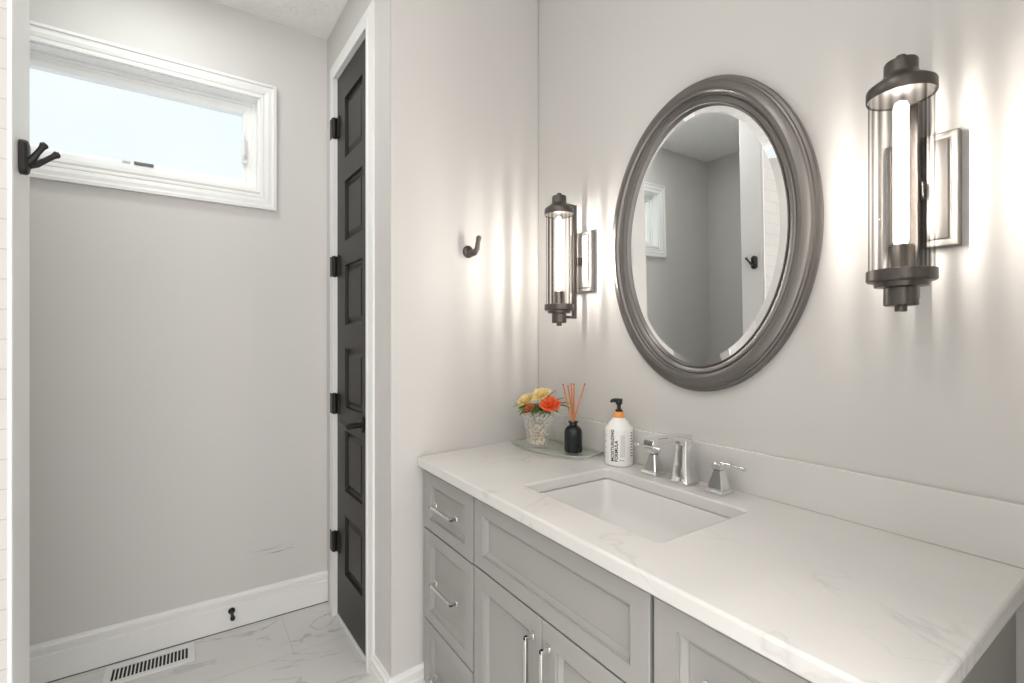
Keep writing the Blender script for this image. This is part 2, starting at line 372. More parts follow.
# ------------------------------------------------------------------ room constants
H = 2.745
XW = -2.4451                    # window wall
YM = 1.2988                     # mirror wall
YN = -1.276                      # wall of the nook facing the door
AX, AY = -1.6323, .5837         # outside corner between the door wall and the short wall by the vanity
DA = math.atan(.0349)           # door wall is not quite parallel to the mirror wall
BX = AX - .1147 * (YM - AY)     # inner corner of the short wall and the mirror wall
def ret_x(y): return AX - .1147 * (y - AY)
def door_pt(s, off=0):          # along the door wall from the outside corner (s < 0), off = towards the room
    return (AX + s * math.cos(DA) + off * math.sin(DA), AY + s * math.sin(DA) - off * math.cos(DA))
XR = .95                        # the room goes on behind the camera

# ------------------------------------------------------------------ room shell
def structure(name, bm, mat, label, cat, **k):
    o = link(name, bm, mat, **k); tag(o, label, cat, None, 'structure'); return o
structure('floor', nbox(XW - .1, XR, YN - .1, YM + .1, -.1, 0), M['floor'], 'white marble look floor tiles with grey veins in offset rows', 'floor')
HV = 2.90                       # the ceiling over the vanity sits a little higher than in the nook
bm = nbox(XW - .1, -1.775, YN - .1, YM + .1, H, HV + .1); box(bm, -1.775, XR, YN - .1, YM + .1, HV, HV + .1)
structure('ceiling', bm, M['ceiling'], 'white knockdown textured ceiling over nook and vanity', 'ceiling')
# window opening
WY0, WY1, WZ0, WZ1 = -.594, .262, 1.947, 2.375
bm = bmesh.new()
box(bm, XW - .13, XW, YN - .1, WY0, 0, H); box(bm, XW - .13, XW, WY1, YM + .1, 0, H)
box(bm, XW - .13, XW, WY0, WY1, 0, WZ0); box(bm, XW - .13, XW, WY0, WY1, WZ1, H)
structure('wall_window', bm, M['scuffed'], 'light grey painted wall of the nook holding the high window', 'wall')
structure('wall_mirror', nbox(BX - .1, XR, YM, YM + .1, 0, HV), M['paint'], 'light grey painted wall behind the vanity, mirror and sconces', 'wall')
structure('wall_return', prism(bmesh.new(), [(AX, AY), (BX, YM), (BX - .1, YM), (AX - .1, AY + .095)], 0, HV), M['paint'], 'short light grey wall at the left end of the vanity', 'wall', bevel=.004)
DS0, DS1, DZ = -.660, -.207, 2.484        # door opening along the wall
bm = bmesh.new()
def wall_seg(bm, s0, s1, z0, z1, th=.095):
    prism(bm, [door_pt(s0), door_pt(s1), door_pt(s1, -th), door_pt(s0, -th)], z0, z1)
prism(bm, [door_pt(DS1), (AX, AY), (AX - .1, AY + .095), door_pt(DS1, -.095)], 0, H)
wall_seg(bm, -.8132, DS0, 0, H); wall_seg(bm, DS0, DS1, DZ, H)
structure('wall_door', bm, M['paint'], 'light grey painted wall around the narrow dark closet door', 'wall')
structure('wall_nook', nbox(XW - .1, XR, YN - .1, YN, 0, H), M['paint'], 'light grey nook wall facing the closet door, seen in the mirror', 'wall')
structure('wall_right', nbox(.10, .20, .62, YM, 0, HV), M['paint'], 'short light grey wall beyond the right end of the vanity', 'wall')  # unseen wall, added to keep light off the vanity's end panel
# wing wall between nook and shower
SY, SX0, SX1 = -.326, -1.629, -1.488
wing = structure('wall_partition', nbox(SX0, SX1 - .010, YN, SY, 0, H), M['trim'], 'white end of the partition wall carrying the double hook, left edge', 'wall', bevel=.004)
til = link('tile_face', nbox(SX1 - .010, SX1, YN, SY - .008, 0, H), M['tile'], wing); til['label'] = 'white subway tile facing on shower side'
link('tile_edge_trim', nbox(SX1 - .009, SX1 + .002, SY - .008, SY + .0005, 0, H), M['trim'], wing, bevel=.002)

# baseboards
def base_prof(h, t=.015):
    return [(0, 0), (t, 0), (t, h - .046), (t - .0055, h - .043), (t - .0055, h - .028), (t + .001, h - .024), (t + .001, h - .013), (t - .006, h - .009), (t - .008, h), (0, h)]
def baseboard(name, a, b, h, label):
    o = structure(name, extrude_profile(bmesh.new(), base_prof(h), a, b), M['trim'], label, 'baseboard')
    return o
c = door_pt(-.8132)
# direction chosen so that the room lies to the left of a -> b
bb = baseboard('baseboard_window', (XW, c[1]), (XW, YN), .149, 'tall white baseboard under the window with the door stop on it')
link('floor_joint', nbox(XW, XW + .0165, YN, c[1], 0, .0035), M['caulk'], bb)
baseboard('baseboard_door', (AX + .0005, AY - .0001), door_pt(-.157), .086, 'short white baseboard between the door casing and the wall corner')
baseboard('baseboard_return', (ret_x(.76), .76), (AX, AY - .012), .083, 'white baseboard on short wall beside the grey vanity')
baseboard('baseboard_nook', (XW, YN), (SX0, YN), .149, 'white baseboard along the hidden nook wall facing the door')
baseboard('baseboard_partition', (SX0, YN), (SX0, SY), .149, 'white baseboard on the nook side of the partition')

# ------------------------------------------------------------------ window
win = tag(empty('window_1', (0, 0, 0)), 'wide white awning window high on the nook wall', 'window', None, 'structure')
TY0, TY1, TZ0, TZ1 = -.660, .328, 1.868, 2.437
bm = bmesh.new()
cw = .066
frame_profile(bm, TY0, TY1, TZ0, TZ1, [(0, 0), (0, .022), (.012, .024), (.014, .019), (.020, .017), (.034, .020), (.046, .016), (.050, .012), (.054, .015), (.062, .013), (cw, .010), (cw, 0)], 'x', XW)
link('casing', bm, M['trim'], win, smooth=25)
bm = bmesh.new()
frame_profile(bm, WY0, WY1, WZ0, WZ1, [(-.001, -.13), (-.001, .0005), (.009, .0005), (.010, -.040), (.012, -.045), (.012, -.13)], 'x', XW)
link('jamb', bm, M['sash'], win, smooth=25)
bm = bmesh.new()
frame_profile(bm, WY0 + .012, WY1 - .012, WZ0 + .012, WZ1 - .012, [(0, -.10), (0, -.050), (.014, -.047), (.016, -.056), (.034, -.056), (.049, -.066), (.051, -.075), (.051, -.10)], 'x', XW)
link('sash', bm, M['sash'], win, smooth=25)
pn = link('pane', nbox(XW - .086, XW - .082, WY0 + .055, WY1 - .055, WZ0 + .055, WZ1 - .055), M['clearglass'], win)
# side lock
bm = bmesh.new(); box(bm, XW - .058, XW - .040, .192, .216, 2.080, 2.190)
lk = link('sash_lock', bm, M['sash'], win, bevel=.004)
link('lock_lever', tube(bmesh.new(), [(XW - .040, .203, 2.100), (XW - .026, .201, 2.112), (XW - .023, .200, 2.160), (XW - .027, .200, 2.196)], [.008, .008, .0075, .006], 8), M['sash'], lk, smooth=True)
o = link('operator_bar', nbox(XW - .062, XW - .050, -.193, -.128, 1.9985, 2.0075), simple('grey_operator', (.12, .125, .125), .4), win); o['label'] = 'dark grey operator bar on the lower sash rail'
o = link('operator_clip', nbox(XW - .062, XW - .050, -.232, -.205, 2.000, 2.0065), M['label_white'], win); o['label'] = 'small grey clip beside the operator bar'
o = link('rating_sticker', nbox(XW - .0595, XW - .0585, .065, .150, 1.9815, 1.993), M['label_white'], win); o['label'] = 'faint grey sticker on the lower sash rail'

# ------------------------------------------------------------------ closet door
door = tag(empty('door_1', (AX, AY, 0), DA), 'narrow tall charcoal six panel closet door in white casing', 'door', None, 'structure')
# local frame: x along the wall (negative to the window), -y to the room
S0, S1, ZB, ZT = -.654, -.213, .012, 2.478
bm = bmesh.new()
# slab face built as a grid with recessed panels
px0, px1 = -.5425, -.310
pans = [(2.083, 2.352), (1.714, 1.980), (1.341, 1.606), (.973, 1.236), (.604, .871), (.230, .494)]
xs = [S0, px0, px1, S1]; zs = sorted({ZB, ZT, *[z for p in pans for z in p]})
V = {}
def gv(x, z):
    if (x, z) not in V: V[(x, z)] = bm.verts.new((x, .004, z))
    return V[(x, z)]
pset = {(round(a, 4)) for a, b in pans}
for i in range(3):
    for k in range(len(zs) - 1):
        x0, x1, z0, z1 = xs[i], xs[i + 1], zs[k], zs[k + 1]
        if i == 1 and round(z0, 4) in pset:
            prev = [gv(x0, z0), gv(x1, z0), gv(x1, z1), gv(x0, z1)]
            for ins, dy in ((.002, .013), (.011, .016), (.016, .016), (.036, .006)):
                cur = [bm.verts.new((x, .004 + dy, z)) for x, z in ((x0 + ins, z0 + ins), (x1 - ins, z0 + ins), (x1 - ins, z1 - ins), (x0 + ins, z1 - ins))]
                for q in range(4): bm.faces.new((prev[q], prev[(q + 1) % 4], cur[(q + 1) % 4], cur[q]))
                prev = cur
            bm.faces.new(prev)
        else:
            bm.faces.new((gv(x0, z0), gv(x1, z0), gv(x1, z1), gv(x0, z1)))
bk = [bm.verts.new(p) for p in ((S0, .042, ZB), (S1, .042, ZB), (S1, .042, ZT), (S0, .042, ZT))]
bm.faces.new(bk[::-1])
lft = [gv(S0, z) for z in zs]; rgt = [gv(S1, z) for z in zs]
bm.faces.new([bk[0]] + [bk[3]] + lft[::-1]); bm.faces.new([bk[2]] + [bk[1]] + rgt)
bm.faces.new((bk[1], bk[0], *[gv(x, ZB) for x in xs])); bm.faces.new((bk[3], bk[2], *[gv(x, ZT) for x in xs[::-1]]))
link('slab', bm, M['door'], door)
def casing_piece(bm, x0, x1, z0, z1):
    box(bm, x0, x1, -.018, .0005, z0, z1)
bm = bmesh.new()
cp = [(0, 0), (0, -.016), (.006, -.018), (.024, -.018), (.030, -.0145), (.050, -.0135), (.064, -.010), (.076, -.009), (.076, 0)]
def cas(loop3d):
    global bm
    rings(bm, loop3d, True, True, True)
# legs and head as one mitred loft around the opening
path = []
for off, y in cp:
    path.append([(DS0 + .004 - off, y, 0), (DS0 + .004 - off, y, DZ - .004 + off), (DS1 - .004 + off * .72, y, DZ - .004 + off), (DS1 - .004 + off * .72, y, 0)])
L = [[bm.verts.new(p) for p in l] for l in path]; L.append(L[0])
for a, b in zip(L, L[1:]):
    for i in range(3): bm.faces.new((a[i], a[i + 1], b[i + 1], b[i]))
bm.faces.new([l[0] for l in L[:-1]]); bm.faces.new([l[3] for l in L[:-1]][::-1])
link('casing', bm, M['trim'], door, smooth=25)
bm = bmesh.new()
box(bm, DS0 - .001, DS0 + .005, -.0005, .09, 0, DZ); box(bm, DS1 - .005, DS1 + .001, -.0005, .09, 0, DZ); box(bm, DS0 + .005, DS1 - .005, -.0005, .09, DZ - .005, DZ)
link('jamb', bm, M['trim'], door)
bm = bmesh.new(); box(bm, DS0 + .005, DS1 - .005, -.004, .085, 0, .008)
link('threshold', bm, M['trim'], door, bevel=.002)
for zc in (2.251, 1.613, .981, .345):
    bm = bmesh.new()
    tube(bm, [(-.655, -.010, zc - .049), (-.655, -.010, zc - .046), (-.655, -.010, zc + .046), (-.655, -.010, zc + .049)], [.005, .0085, .0085, .005], 12)
    box(bm, -.690, -.655, -.0200, -.0165, zc - .046, zc + .046)
    box(bm, -.655, -.612, -.002, .0041, zc - .046, zc + .046)
    hg = link('hinge', bm, M['black'], door, smooth=30)
    hg['label'] = 'black butt hinge'
# lever
lz = .930; lx = -.300
lev = link('handle_rose', tube(bmesh.new(), [(lx, .0045, lz), (lx, -.004, lz), (lx, -.006, lz)], [.033, .033, .029], 28), M['black'], door, smooth=30)
bm = bmesh.new()
tube(bm, [(lx, -.005, lz), (lx, -.050, lz)], .0115, 14)
tube(bm, [(lx + .012, -.056, lz), (lx - .02, -.057, lz), (lx - .07, -.056, lz + .001), (lx - .100, -.054, lz + .003), (lx - .112, -.054, lz + .006)], [.011, .0115, .0095, .0105, .008], 14)
lv = link('lever', bm, M['black'], lev, smooth=40)

# ------------------------------------------------------------------ door stop, floor register
ds = tag(empty('door_stop', (XW + .0152, .150, .083)), 'small black door stop sticking out of the baseboard', 'door stop')
link('base', tube(bmesh.new(), [(0, 0, 0), (.004, 0, 0), (.009, 0, 0)], [.0135, .0135, .009], 20), M['black'], ds, smooth=30)
link('rod', tube(bmesh.new(), [(.008, 0, 0), (.058, 0, -.001)], .0062, 14), M['black'], ds, smooth=30)
link('tip', tube(bmesh.new(), [(.056, 0, -.001), (.060, 0, -.001), (.072, 0, -.001), (.075, 0, -.001)], [.0075, .0092, .0092, .007], 18), M['rubber'], ds, smooth=30)

vent = tag(empty('floor_register', (-2.3415, -.1285, 0)), 'white slotted floor register set in marble tile below window', 'vent')
bm = bmesh.new()
hx, hy = .0675, .1435
for a, b in (((-hx, hx), (-hy, -hy + .022)), ((-hx, hx), (hy - .022, hy)), ((-hx, -hx + .027), (-hy + .022, hy - .022)), ((hx - .027, hx), (-hy + .022, hy - .022))):
    box(bm, a[0], a[1], b[0], b[1], .0002, .006)
link('frame', bm, M['grate'], vent, bevel=.002)
bm = bmesh.new(); n = 20; span = 2 * (hy - .022)
for k in range(n + 1):
    y = -hy + .022 + span * k / n
    prism(bm, [(-hx + .027, y - .0021), (hx - .027, y - .0021), (hx - .027, y + .0021), (-hx + .027, y + .0021)], .0012, .0052)
link('grille', bm, M['grate'], vent)
o = link('duct_opening', nbox(-hx + .027, hx - .027, -hy + .022, hy - .022, .0002, .0008), M['dark'], vent); o['label'] = 'dark opening below slats'  # flat dark sheet stands in for the shade inside the duct

# ------------------------------------------------------------------ vanity cabinet
YF = .708                          # face of drawers and doors
X0, X1, XA, XB = -1.629, -.214, -1.259, -.590
van = tag(empty('vanity_cabinet', (-.92, YF, 0)), 'grey shaker vanity cabinet with drawers at both ends and doors under the sink', 'cabinet')
def vl(name, bm, mat, parent=van, **k):
    bmesh.ops.translate(bm, verts=bm.verts[:], vec=(.92, -YF, 0)); return link(name, bm, mat, parent, **k)
bm = bmesh.new(); YB = 1.282
box(bm, X0, X0 + .018, YF + .022, YB, .025, .806); box(bm, X1 - .018, X1, YF + .022, YB, .025, .806)
box(bm, X0 + .018, X1 - .018, YF + .022, YF + .040, .025, .806); box(bm, X0 + .018, X1 - .018, YB - .012, YB, .025, .806)
box(bm, X0 + .018, X1 - .018, YF + .040, YB - .012, .025, .043)
box(bm, X0 + .01, X1 - .01, YF + .05, YF + .065, 0, .025); box(bm, X0 + .01, X0 + .025, YF + .065, YB, 0, .025); box(bm, X1 - .025, X1 - .01, YF + .065, YB, 0, .025)
vl('carcass', bm, M['carcass'], bevel=.001)
def bar_handle(parent, cx, cz, half, vertical=False, mat=M['nickel']):
    """square U-shaped pull standing off the front."""
    bm = bmesh.new(); s = .0048; yo = YF - .022
    for q in (-half, half):
        if vertical:
            box(bm, cx - s, cx + s, yo - s, YF, cz + q - s, cz + q + s)
            box(bm, cx - .0078, cx + .0078, YF - .0035, YF + .0002, cz + q - .0078, cz + q + .0078)
        else:
            box(bm, cx + q - s, cx + q + s, yo - s, YF, cz - s, cz + s)
            box(bm, cx + q - .0078, cx + q + .0078, YF - .0035, YF + .0002, cz - .0078, cz + .0078)
    if vertical: box(bm, cx - s * .98, cx + s * .98, yo - s, yo + s, cz - half - s, cz + half + s)
    else: box(bm, cx - half - s, cx + half + s, yo - s, yo + s, cz - s * .98, cz + s * .98)
    h = vl('handle', bm, mat, parent, bevel=.0012)
    h['label'] = 'polished square bar pull'
    return h
for a, b in ((X0, XA - .006), (XB + .006, X1)):
    for z0, z1, hz in ((.594, .797, .698), (.266, .588, .428), (.030, .260, .170)):
        d = vl('drawer', panel(a, b, z0, z1, YF, .020, .050, .040), M['cabinet'])
        bar_handle(d, (a + b) / 2 + .003, hz if hz != .170 else .104, .076)
d = vl('false_front', panel(XA + .004, XB - .004, .597, .797, YF, .020, .046, .040), M['cabinet'])
MID = (XA + XB) / 2 + .002
for a, b, hx_ in ((XA + .004, MID - .0015, MID - .035), (MID + .0015, XB - .004, MID + .029)):
    d = vl('door', panel(a, b, .030, .5915, YF, .020, .050, .052), M['cabinet'])
    bar_handle(d, hx_, .535 - .080, .080, True)

# ------------------------------------------------------------------ countertop and sink
ZC, ZU = .8445, .8095
CX1, CY0, CY1 = -.192, .6869, 1.2975
top = tag(empty('countertop', (-.92, .99, ZU)), 'white quartz vanity top with faint grey veins and low backsplash', 'countertop')
SXC, SYC, SHX, SHY = -.9015, .982, .2425, .171
bm = bmesh.new()
outer = [(ret_x(CY0) + .002, CY0), (CX1, CY0), (CX1, CY1), (ret_x(CY1) + .002, CY1)]
inner = superloop(SXC, SYC, SHX, SHY, .020, 0)
def plate(z):
    a = [bm.verts.new((x, y, z)) for x, y in outer]; b = [bm.verts.new((p[0], p[1], z)) for p in inner]
    es = [bm.edges.new((l[i], l[(i + 1) % len(l)])) for l in (a, b) for i in range(len(l))]
    bmesh.ops.triangle_fill(bm, use_beauty=True, use_dissolve=False, edges=es)
    return a, b
ta, tb = plate(ZC); ba, bb_ = plate(ZU)
for A, B in ((ta, ba), (tb, bb_)):
    for i in range(len(A)): bm.faces.new((A[i], A[(i + 1) % len(A)], B[(i + 1) % len(A)], B[i]))
bmesh.ops.translate(bm, verts=bm.verts[:], vec=(.92, -.99, -ZU))
link('slab', bm, M['quartz'], top, bevel=.006, seg=3)
bm = prism(bmesh.new(), [(ret_x(1.2818) + .003, 1.2818), (CX1, 1.2818), (CX1, 1.2975), (ret_x(1.2975) + .003, 1.2975)], ZC, .9615)
bmesh.ops.translate(bm, verts=bm.verts[:], vec=(.92, -.99, -ZU))
link('backsplash', bm, M['quartz'], top, bevel=.002)
sink = tag(empty('undermount_sink', (SXC, SYC, ZU)), 'white rectangular undermount sink set into the quartz top', 'sink')
bm = bmesh.new()
prof = [(.012, .034, 0), (.012, .034, -.0008), (-.001, .024, -.0008), (-.003, .024, -.006), (-.010, .030, -.07), (-.022, .045, -.105), (-.055, .06, -.125), (-.10, .05, -.132)]
lps = [superloop(0, 0, SHX + o, SHY + o, r, z) for o, r, z in prof]
lps.append([(x * .25, y * .25, -.140) for x, y, z in superloop(0, 0, .10, .10, .0999, 0)])
lps[0] = [(x, y, -.0006) for x, y, z in lps[0]]; lps[1] = [(x, y, -.012) for x, y, z in lps[1]]
# rim underside omitted; flange sits against the slab
rings(bm, [lps[1], lps[0]] + lps[2:], True, False, True)
link('bowl', bm, M['porcelain'], sink, smooth=50)
link('drain', lathe(bmesh.new(), [(.026, -.1395), (.028, -.137), (.022, -.136), (.018, -.139)], 24), M['chrome'], sink, smooth=40)

# ------------------------------------------------------------------ faucet
fau = tag(empty('faucet', (-.897, 1.226, ZC + .0002)), 'chrome widespread faucet with square tapered spout and two lever handles', 'faucet')
def sq(bm, lst, cx=0, cy=0, ch=.0025):
    return rings(bm, [sqloop(cx, cy, a, b, z, ch) for a, b, z in lst], True, True, True)
bm = bmesh.new()
sq(bm, [(.031, .031, 0), (.031, .031, .008), (.0285, .0285, .011), (.0285, .0285, .014), (.0255, .0255, .019), (.0225, .0225, .055), (.0195, .0190, .095), (.0185, .0175, .128)])
# flat spout: side outline swept across its width
side = [(.0175, .120), (.0175, .1445), (-.02, .1470), (-.08, .1465), (-.136, .1485), (-.158, .146), (-.162, .136), (-.158, .118), (-.136, .112), (-.129, .126), (-.105, .1315), (-.050, .132), (-.025, .127), (-.017, .112)]
rings(bm, [[(x, y, z) for y, z in side] for x in (-.0165, .0165)], True, True, True)
sp = link('spout', bm, M['chrome'], fau, bevel=.0012, seg=1)
for sgn, cx in ((-1, -.113), (1, .113)):
    bm = bmesh.new()
    sq(bm, [(.029, .029, 0), (.029, .029, .007), (.0265, .0265, .010), (.0265, .0265, .0135), (.0225, .0225, .0140), (.0215, .0215, .019), (.0165, .0165, .040), (.0125, .0125, .058), (.0115, .0115, .063)], cx, 0)
    hb = link('handle', bm, M['chrome'], fau)
    bm = bmesh.new()
    sq(bm, [(.009, .009, .0625), (.0145, .0145, .066), (.0145, .0145, .079), (.011, .011, .083)], cx, 0)
    tube(bm, [(cx - sgn * .012, 0, .0835), (cx + sgn * .03, 0, .0835), (cx + sgn * .062, 0, .0815), (cx + sgn * .066, 0, .081), (cx + sgn * .077, 0, .080)], [.0045, .0042, .0045, .0062, .0056], 12)
    link('lever', bm, M['chrome'], hb, smooth=35)

# ------------------------------------------------------------------ oval mirror
mir = tag(empty('oval_mirror', (-.8895, YM - .0005, 1.582)), 'large oval mirror in a dark pewter moulded frame between two sconces', 'mirror')
mir.rotation_euler = (math.radians(1.0), 0, .0130); mir.location.y -= .0132
N = 128
def ell(a, b, y): return [(a * math.cos(2 * PI * i / N), -y, b * math.sin(2 * PI * i / N)) for i in range(N)]
ea, eb = .3455, .467
fp = [(0, 0), (0, .012), (.003, .016), (.010, .017), (.0115, .022), (.016, .0235), (.018, .029), (.026, .034), (.036, .036), (.044, .034), (.049, .029), (.051, .023), (.054, .021), (.058, .0235), (.062, .0225), (.069, .0185), (.0725, .016), (.0735, .0185), (.077, .0185), (.079, .012), (.079, 0)]
bm = bmesh.new(); lps = [ell(ea - i, eb - i, y) for i, y in fp]
rings(bm, lps + [lps[0]], True)
bmesh.ops.remove_doubles(bm, verts=bm.verts[:], dist=1e-6)
link('frame', bm, M['pewter'], mir, smooth=24)
bm = bmesh.new(); ga, gb = ea - .0785, eb - .0785
rings(bm, [ell(ga, gb, .004), ell(ga, gb, .0088), ell(ga - .021, gb - .021, .0112)], True, True, True)
g = link('glass', bm, M['mirror'], mir); g['label'] = 'bevelled mirror glass'

# ------------------------------------------------------------------ sconces
def sconce(loc, label):
    r = tag(empty('wall_sconce', loc), label, 'wall sconce', 'sconces beside the oval mirror')
    D = -.130; z0 = -1.583                # heights below are real heights above the floor
    def Z(z): return z + z0
    bm = bmesh.new(); hw, hh = .0615, .117
    R = lambda i, y: rect_xz(-hw + i, hw - i, -hh + i, hh - i, -y)
    rings(bm, [R(0, 0), R(0, .020), R(.002, .022), R(.011, .022), R(.012, .0195), R(.0145, .0195), R(.016, .0235), R(.018, .0245)], True, True, True)
    bp = link('back_plate', bm, M['plate'], r, bevel=.0008)
    bm = bmesh.new(); s = .0075; yb = -.054
    box(bm, -.013, .013, yb + s, -.0245, -.016, .016)
    box(bm, -s, s, yb - s, yb + s, Z(1.360), Z(1.803))
    box(bm, -s, s, D, yb - s, Z(1.793), Z(1.803)); box(bm, -s, s, D, yb - s, Z(1.360), Z(1.370))
    link('bracket', bm, M['bronze'], r, bevel=.001)
    bm = lathe(bmesh.new(), [(.0535, Z(1.757)), (.0555, Z(1.7535)), (.0565, Z(1.756)), (.0565, Z(1.774)), (.055, Z(1.777)), (.047, Z(1.783)), (.036, Z(1.790)), (.029, Z(1.798)), (.0275, Z(1.802)), (.0275, Z(1.822)), (.026, Z(1.825)), (.0095, Z(1.825)), (.0095, Z(1.834)), (.008, Z(1.837))], 40, 0, D, True, True)
    cap = link('cap', bm, M['bronze'], r, smooth=35)
    bm = lathe(bmesh.new(), [(.009, Z(1.330)), (.010, Z(1.332)), (.010, Z(1.341)), (.026, Z(1.3415)), (.028, Z(1.344)), (.0275, Z(1.3765)), (.030, Z(1.378)), (.043, Z(1.379)), (.044, Z(1.388)), (.054, Z(1.389)), (.0565, Z(1.392)), (.0565, Z(1.411)), (.055, Z(1.4125)), (.030, Z(1.4125))], 40, 0, D, True, True)
    link('base', bm, M['bronze'], r, smooth=35)
    link('reflector', lathe(bmesh.new(), [(.0530, Z(1.7560)), (.030, Z(1.7563)), (.022, Z(1.7555)), (.012, Z(1.7555))], 32, 0, D), M['plate'], cap, smooth=35)
    nf = 18; n = nf * 10
    rnd = random.Random(int(abs(loc[0]) * 100)); amp = [.0003 + (.0029 * rnd.random() ** .9) for _ in range(nf)]
    FL = [amp[i // 10] * (.5 - .5 * math.cos(2 * PI * i / 10)) for i in range(n)]
    lp = []
    for z in (Z(1.4125), Z(1.49), Z(1.60), Z(1.70), Z(1.7565)):
        lp.append([((.0500 + FL[i]) * math.cos(2 * PI * i / n), D + (.0500 + FL[i]) * math.sin(2 * PI * i / n), z) for i in range(n)])
    link('glass_shade', rings(bmesh.new(), lp, True), M['fluted'], r, smooth=180)
    so = link('socket', lathe(bmesh.new(), [(.0215, Z(1.4127)), (.0215, Z(1.458)), (.0195, Z(1.461)), (.012, Z(1.463))], 24, 0, D), M['socket'], r, smooth=35)
    bu = link('bulb', lathe(bmesh.new(), [(.010, Z(1.4632)), (.0125, Z(1.470)), (.0125, Z(1.735)), (.010, Z(1.744)), (.004, Z(1.748))], 24, 0, D), M['bulb'], r, smooth=60)
    bu['label'] = 'glowing tubular bulb'
    link('filament', lathe(bmesh.new(), [(.0013, Z(1.478)), (.0013, Z(1.725))], 8, 0, D), M['filament'], bu, smooth=60)
    return r
sconce((-1.413, YM, 1.579), 'dark bronze sconce with fluted glass tube to the left of the mirror, nearer the corner')
sconce((-.3545, YM, 1.579), 'dark bronze sconce with fluted glass tube to the right of the mirror, nearer the camera')

# ------------------------------------------------------------------ unseen ceiling lights added as fill (above and behind the camera)
for i, (x, y, lab) in enumerate(((-1.95, -.15, 'round flush ceiling light over the nook floor'), (-.60, -.20, 'round flush ceiling light in front of the vanity'), (-.75, -.78, 'round flush ceiling light over the tiled shower'), (.45, .45, 'round flush ceiling light behind the camera'))):
    cl = tag(empty('ceiling_light', (x, y, H if x < -1.775 else HV)), lab, 'ceiling light', 'flush ceiling lights')
    link('housing', lathe(bmesh.new(), [(.178, -.0002), (.178, -.018), (.168, -.024), (.160, -.024), (.160, -.010)], 48, 0, 0, True, False), M['trim'], cl, smooth=35)
    link('diffuser', lathe(bmesh.new(), [(.160, -.012), (.158, -.022), (.120, -.026), (.06, -.028)], 48), M['lampnook' if i == 0 else 'lamp'], cl, smooth=60)

# ------------------------------------------------------------------ robe hooks
hk = tag(empty('robe_hook', (ret_x(.913) + .0005, .913, 1.622), -math.atan(-.1147)), 'small dark pewter robe hook alone on the short wall left of sconce', 'hook')
bm = tube(bmesh.new(), [(0, 0, 0), (.006, 0, 0), (.010, 0, 0), (.014, 0, 0)], [.0245, .0245, .022, .014], 28)
link('back_plate', bm, M['bronze'], hk, smooth=35)
bm = tube(bmesh.new(), [(.010, 0, -.002), (.024, .003, -.010), (.038, .006, -.008), (.047, .011, .008), (.049, .014, .032), (.053, .016, .052), (.054, .0165, .058)], [.0135, .0125, .0115, .0105, .009, .0105, .006], 14)
link('arm', bm, M['bronze'], hk, smooth=40)
hk2 = tag(empty('robe_hook', (-1.545, SY + .0005, 1.6926)), 'black double prong hook on the white partition end in front of window', 'hook')
bm = bmesh.new()
lps = []
for o, y in ((0, 0), (0, .010), (-.003, .014), (-.010, .016)):
    lps.append([(x, y, z) for x, z, _ in superloop(0, 0, .018 + o, .040 + o, .0172 + o, 0, 8)])
rings(bm, lps, True, True, True)
link('back_plate', bm, M['black'], hk2, smooth=35)
for pts in ([(.002, .012, -.010), (.008, .022, -.004), (.013, .031, .010), (.017, .039, .022), (.019, .044, .030), (.020, .047, .033)],
            [(-.002, .012, -.016), (-.008, .026, -.010), (-.014, .040, .004), (-.019, .052, .017), (-.021, .059, .024), (-.022, .063, .026)]):
    link('prong', tube(bmesh.new(), pts, [.0095, .0075, .006, .006, .0085, .005], 14), M['black'], hk2, smooth=40)

# ------------------------------------------------------------------ things on the counter
tray_pts = [(-1.640, 1.100), (-1.600, 1.086), (-1.540, 1.076), (-1.450, 1.070), (-1.376, 1.085), (-1.318, 1.115), (-1.270, 1.158), (-1.258, 1.185), (-1.282, 1.274), (-1.480, 1.276), (-1.640, 1.272), (-1.658, 1.19)]
ty = tag(empty('glass_tray', (-1.455, 1.17, ZC)), 'clear greenish glass tray on the quartz top in the corner', 'tray')
def tl(bm): bmesh.ops.translate(bm, verts=bm.verts[:], vec=(1.455, -1.17, -ZC)); return bm
link('plate', tl(prism(bmesh.new(), tray_pts, ZC + .006, ZC + .011)), M['tray'], ty)
n = len(tray_pts); cx_ = sum(p[0] for p in tray_pts) / n; cy_ = sum(p[1] for p in tray_pts) / n
bm = bmesh.new()
ins = [(cx_ + (x - cx_) * .985, cy_ + (y - cy_) * .985) for x, y in tray_pts]
L = [[bm.verts.new((x, y, z)) for x, y in q] for q, z in ((tray_pts, ZC + .0055), (tray_pts, ZC + .0125), (ins, ZC + .0125), (ins, ZC + .0055))]; L.append(L[0])
for a, b in zip(L, L[1:]):
    for i in range(n): bm.faces.new((a[i], a[(i + 1) % n], b[(i + 1) % n], b[i]))
o = link('rim', tl(bm), M['trayedge'], ty); o['label'] = 'grey green polished edge'
for x, y in ((-1.57, 1.12), (-1.34, 1.15), (-1.38, 1.245), (-1.58, 1.235)):
    link('foot', tl(lathe(bmesh.new(), [(.008, ZC + .0003), (.009, ZC + .006)], 12, x, y)), M['clearglass'], ty)

